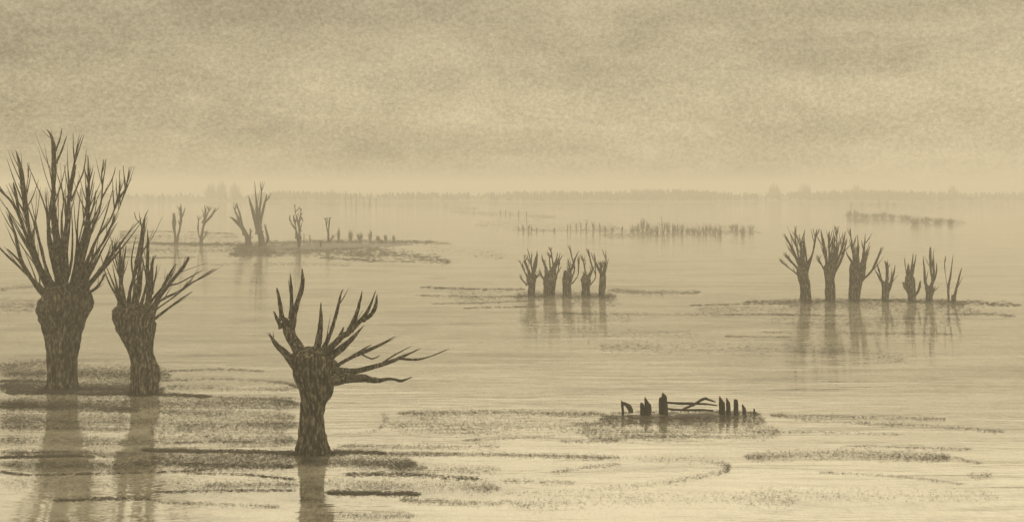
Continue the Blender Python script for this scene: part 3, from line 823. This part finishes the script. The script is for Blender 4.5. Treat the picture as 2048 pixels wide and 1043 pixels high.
# horizon shore with its scrub, about 400 m off
mb = MB()
n = 160
vs, fs = [], []
for i in range(n + 1):
    x = -420 + 840 * i / n
    for j, (yy, zz) in enumerate(((360, -.1), (372, .5), (395, .9), (430, 1.2), (480, -.1))):
        q = noise.fractal(Vector((x * .02, j * 3.0, 1)), 1, 2, 4)
        vs.append((x, yy + q * 10, zz + (q * .5 if 0 < j < 4 else 0)))
for i in range(n):
    for j in range(4):
        fs.append((i * 5 + j, (i + 1) * 5 + j, (i + 1) * 5 + j + 1, i * 5 + j + 1))
mb.add(vs, fs)
tag(mb.build('far_shore', MUD), 'low dim land along the horizon', None, None, 'structure')
mb = MB()
rg = random.Random(77)
for _ in range(16000):
    x = rg.uniform(-330, 330)
    y = rg.uniform(368, 430)
    dn = noise.fractal(Vector((x * .012, 7, 0)), 1, 2, 4)
    if rg.random() > .42 + 1.3 * dn:
        continue
    hh = max(1.2, (4.0 + 2.4 * dn) * rg.uniform(.3, 1.05))
    a_ = rg.uniform(0, 3.14)
    wv = rg.uniform(.3, .9)
    lx = rg.gauss(0, .25) * hh
    mb.add([(x - math.cos(a_) * wv * .5, y - math.sin(a_) * wv * .5, .2), (x + math.cos(a_) * wv * .5, y + math.sin(a_) * wv * .5, .2),
            (x + lx + math.cos(a_) * wv, y + math.sin(a_) * wv, hh * .6), (x + lx * 1.2, y, hh), (x + lx - math.cos(a_) * wv, y - math.sin(a_) * wv, hh * .6)], [(0, 1, 2, 3, 4)])
tag(mb.build('scrub', FARBARK, smooth=False), 'continuous low scrub reading as one dim band along the horizon', None, None, 'stuff')
for i, (x, yt, wpx, lab) in enumerate(((422, 359, 16, 'pale low clump at the left of the horizon trio'), (443, 354, 14, 'dark peaked clump rising highest on the left horizon'), (470, 358, 16, 'pale loose clump at the right of the horizon trio'),
                                       (1549, 357, 16, 'small dark clump on the right horizon, first of four'), (1610, 359, 18, 'small clump on the right horizon beside the dark one'), (1712, 360, 14, 'small thin clump on the horizon above the second right willow'),
                                       (1906, 362, 14, 'small brownish clump on the horizon far right'))):
    shrub('horizon_tree', lab, 'tree', 'tree clumps on the horizon', x, yt + 6, 401, wpx * 1.7, 330 + i, 90)


# ------------------------------------------------------------------ broken gate and old posts on the mud bank
def gz(x, y):
    return (1140 + x / 4.452, 740 + y / 4.452)


def post_mesh(mb, x0, x1, yt, yb, wt, D, tipshift=0.0, seed=0, deep=.25):
    """rough split post: flattened ring section, slanted weathered top. x0 foot, x1 head (photo px)"""
    m = D / F
    ns, nr = 10, 9
    vs, fs = [], []
    for i in range(nr):
        u = i / (nr - 1)
        x = x0 + (x1 - x0) * u
        z = H - (yb + (yt - yb) * u - HY) * m
        if i == 0:
            z -= deep
        r = wt * m * .5 * (1.0 - .15 * u)
        for k in range(ns):
            th = 2 * math.pi * k / ns
            nn = noise.noise(Vector((math.cos(th) * 1.5 + seed, math.sin(th) * 1.5, u * 4 + seed)))
            rr = r * (1 + .22 * nn)
            zz = z
            if i == nr - 1:
                rr *= .7
            if i >= nr - 3:
                zz += -tipshift * math.cos(th) * wt * m * .5 * (i - nr + 4) / 3
            vs.append(((x - 1024) * m + math.cos(th) * rr, D + math.sin(th) * rr * .75, zz))
    for i in range(nr - 1):
        for k in range(ns):
            k2 = (k + 1) % ns
            fs.append((i * ns + k, i * ns + k2, (i + 1) * ns + k2, (i + 1) * ns + k))
    fs.append(tuple(range(ns)))
    fs.append(tuple((nr - 1) * ns + k for k in reversed(range(ns))))
    mb.add(vs, fs)


DG = dist_of(829)
MG = DG / F
GP = 'old fence posts on the mud bank'
POSTS = [
    ('narrow left stub of the pair just left of the gate post', [(645, 640, 288, 365, 30)], .2, ),
    ('wide slanting stub of the pair just left of the gate post', [(694, 688, 264, 370, 50)], 1.0),
    ('thick slant topped post right of the gate, nearest its open end', [(1355, 1350, 252, 360, 46)], .9),
    ('curved post second to the right of the gate', [(1412, 1405, 258, 352, 32)], .9),
    ('rounded slim post third to the right of the gate', [(1478, 1476, 258, 346, 34)], .1),
    ('low broken stub fourth to the right of the gate', [(1553, 1546, 312, 360, 28)], .9),
    ('tiniest peg at the right end of the post line', [(1640, 1640, 340, 368, 13)], 0),
]
for i, pz in enumerate(POSTS):
    mb = MB()
    for (a, b, yt, yb, wz) in pz[1]:
        xa, y1 = gz(a, yt)
        xb, y0 = gz(b, yb)
        post_mesh(mb, xa, gz(b, 0)[0], y1, y0 + 3, wz * 1.3 / 4.452, DG, pz[2], i * 3.1)
    xa = gz(pz[1][0][0], 0)[0]
    o = mb.build('fence_post', OLDWOOD, None, ((xa - 1024) * MG, DG, 0))
    tag(o, pz[0], 'post', GP)
# split stump with its slanting brace, leftmost
xs = gz(500, 0)[0]
st = thing('split_stump', ((xs - 1024) * MG, DG, 0), 'broken stump split into an upright and a slanting half, leftmost on the mud bank', 'stump', GP)
mb = MB()
post_mesh(mb, gz(472, 0)[0], gz(464, 0)[0], gz(0, 272)[1], gz(0, 368)[1] + 2, 26 / 4.452, DG, .8, 4)
mb.build('upright_half', OLDWOOD, st, ((xs - 1024) * MG, DG, 0))
mb = MB()
q = [(462, 285, 20), (500, 305, 34), (530, 330, 44), (540, 375, 46)]
path = []
for x, y, wz in q:
    xx, yy = gz(x, y)
    path.append(((xx - 1024) * MG, DG, H - (yy - HY) * MG, wz / 4.452 * MG * .5))
tube(mb, catmull(path, 4), 8, 3, .3)
mb.build('slanting_half', OLDWOOD, st, ((xs - 1024) * MG, DG, 0))
# the gate: twin posts, two rails and a fallen brace
xg = gz(835, 0)[0]
gb = ((xg - 1024) * MG, DG, 0)
gt = thing('broken_gate', gb, 'broken wooden field gate with twin tall posts and sagging rails on the mud bank', 'gate')
for a, b, yt, wz, ts in ((812, 806, 240, 34, -.3), (852, 838, 208, 40, .5)):
    mb = MB()
    post_mesh(mb, gz(a, 0)[0], gz(b, 0)[0], gz(0, yt)[1], gz(0, 385)[1], wz * 1.2 / 4.452, DG, ts, a)
    mb.build('gate_post', OLDWOOD, gt, gb)


def rail(name, q, dy, seed):
    mb = MB()
    path = []
    for x, y, wz in q:
        xx, yy = gz(x, y)
        path.append(((xx - 1024) * MG, DG + dy, H - (yy - HY) * MG, wz / 4.452 * MG * .5))
    tube(mb, catmull(path, 4), 8, seed, .25)
    mb.build(name, OLDWOOD, gt, gb)


rail('rail', [(845, 285, 20), (960, 295, 22), (1080, 298, 24), (1200, 300, 18), (1312, 314, 12)], .02, 1)
rail('rail', [(850, 340, 14), (930, 352, 18), (1050, 358, 20), (1180, 356, 20), (1280, 364, 14)], .05, 2)
rail('brace', [(975, 356, 14), (1040, 325, 20), (1110, 295, 24), (1190, 248, 24), (1235, 258, 20), (1295, 278, 8)], -.05, 3)

# ------------------------------------------------------------------ haze
mb = MB()
a, b0, b1_, zt = 3100, -60, 3100, 9.6
mb.add([(-a, b0, -1.2), (a, b0, -1.2), (a, b1_, -1.2), (-a, b1_, -1.2), (-a, b0, zt), (a, b0, zt), (a, b1_, zt), (-a, b1_, zt)],
       [(0, 3, 2, 1), (4, 5, 6, 7), (0, 1, 5, 4), (1, 2, 6, 5), (2, 3, 7, 6), (3, 0, 4, 7)])
HZ = bpy.data.materials.new('haze')
HZ.use_nodes = True
t = NT(HZ.node_tree)
o_ = t.n('ShaderNodeOutputMaterial')
pv = t.n('ShaderNodeVolumePrincipled')
pv.inputs['Color'].default_value = (.84, .815, .77, 1)
pv.inputs['Density'].default_value = .0042
pv.inputs['Anisotropy'].default_value = 0.0
t.l(pv, 0, o_, 'Volume')
hz = mb.build('haze', HZ, smooth=False)
tag(hz, 'pale mist lying over the flooded meadow', None, None, 'stuff')
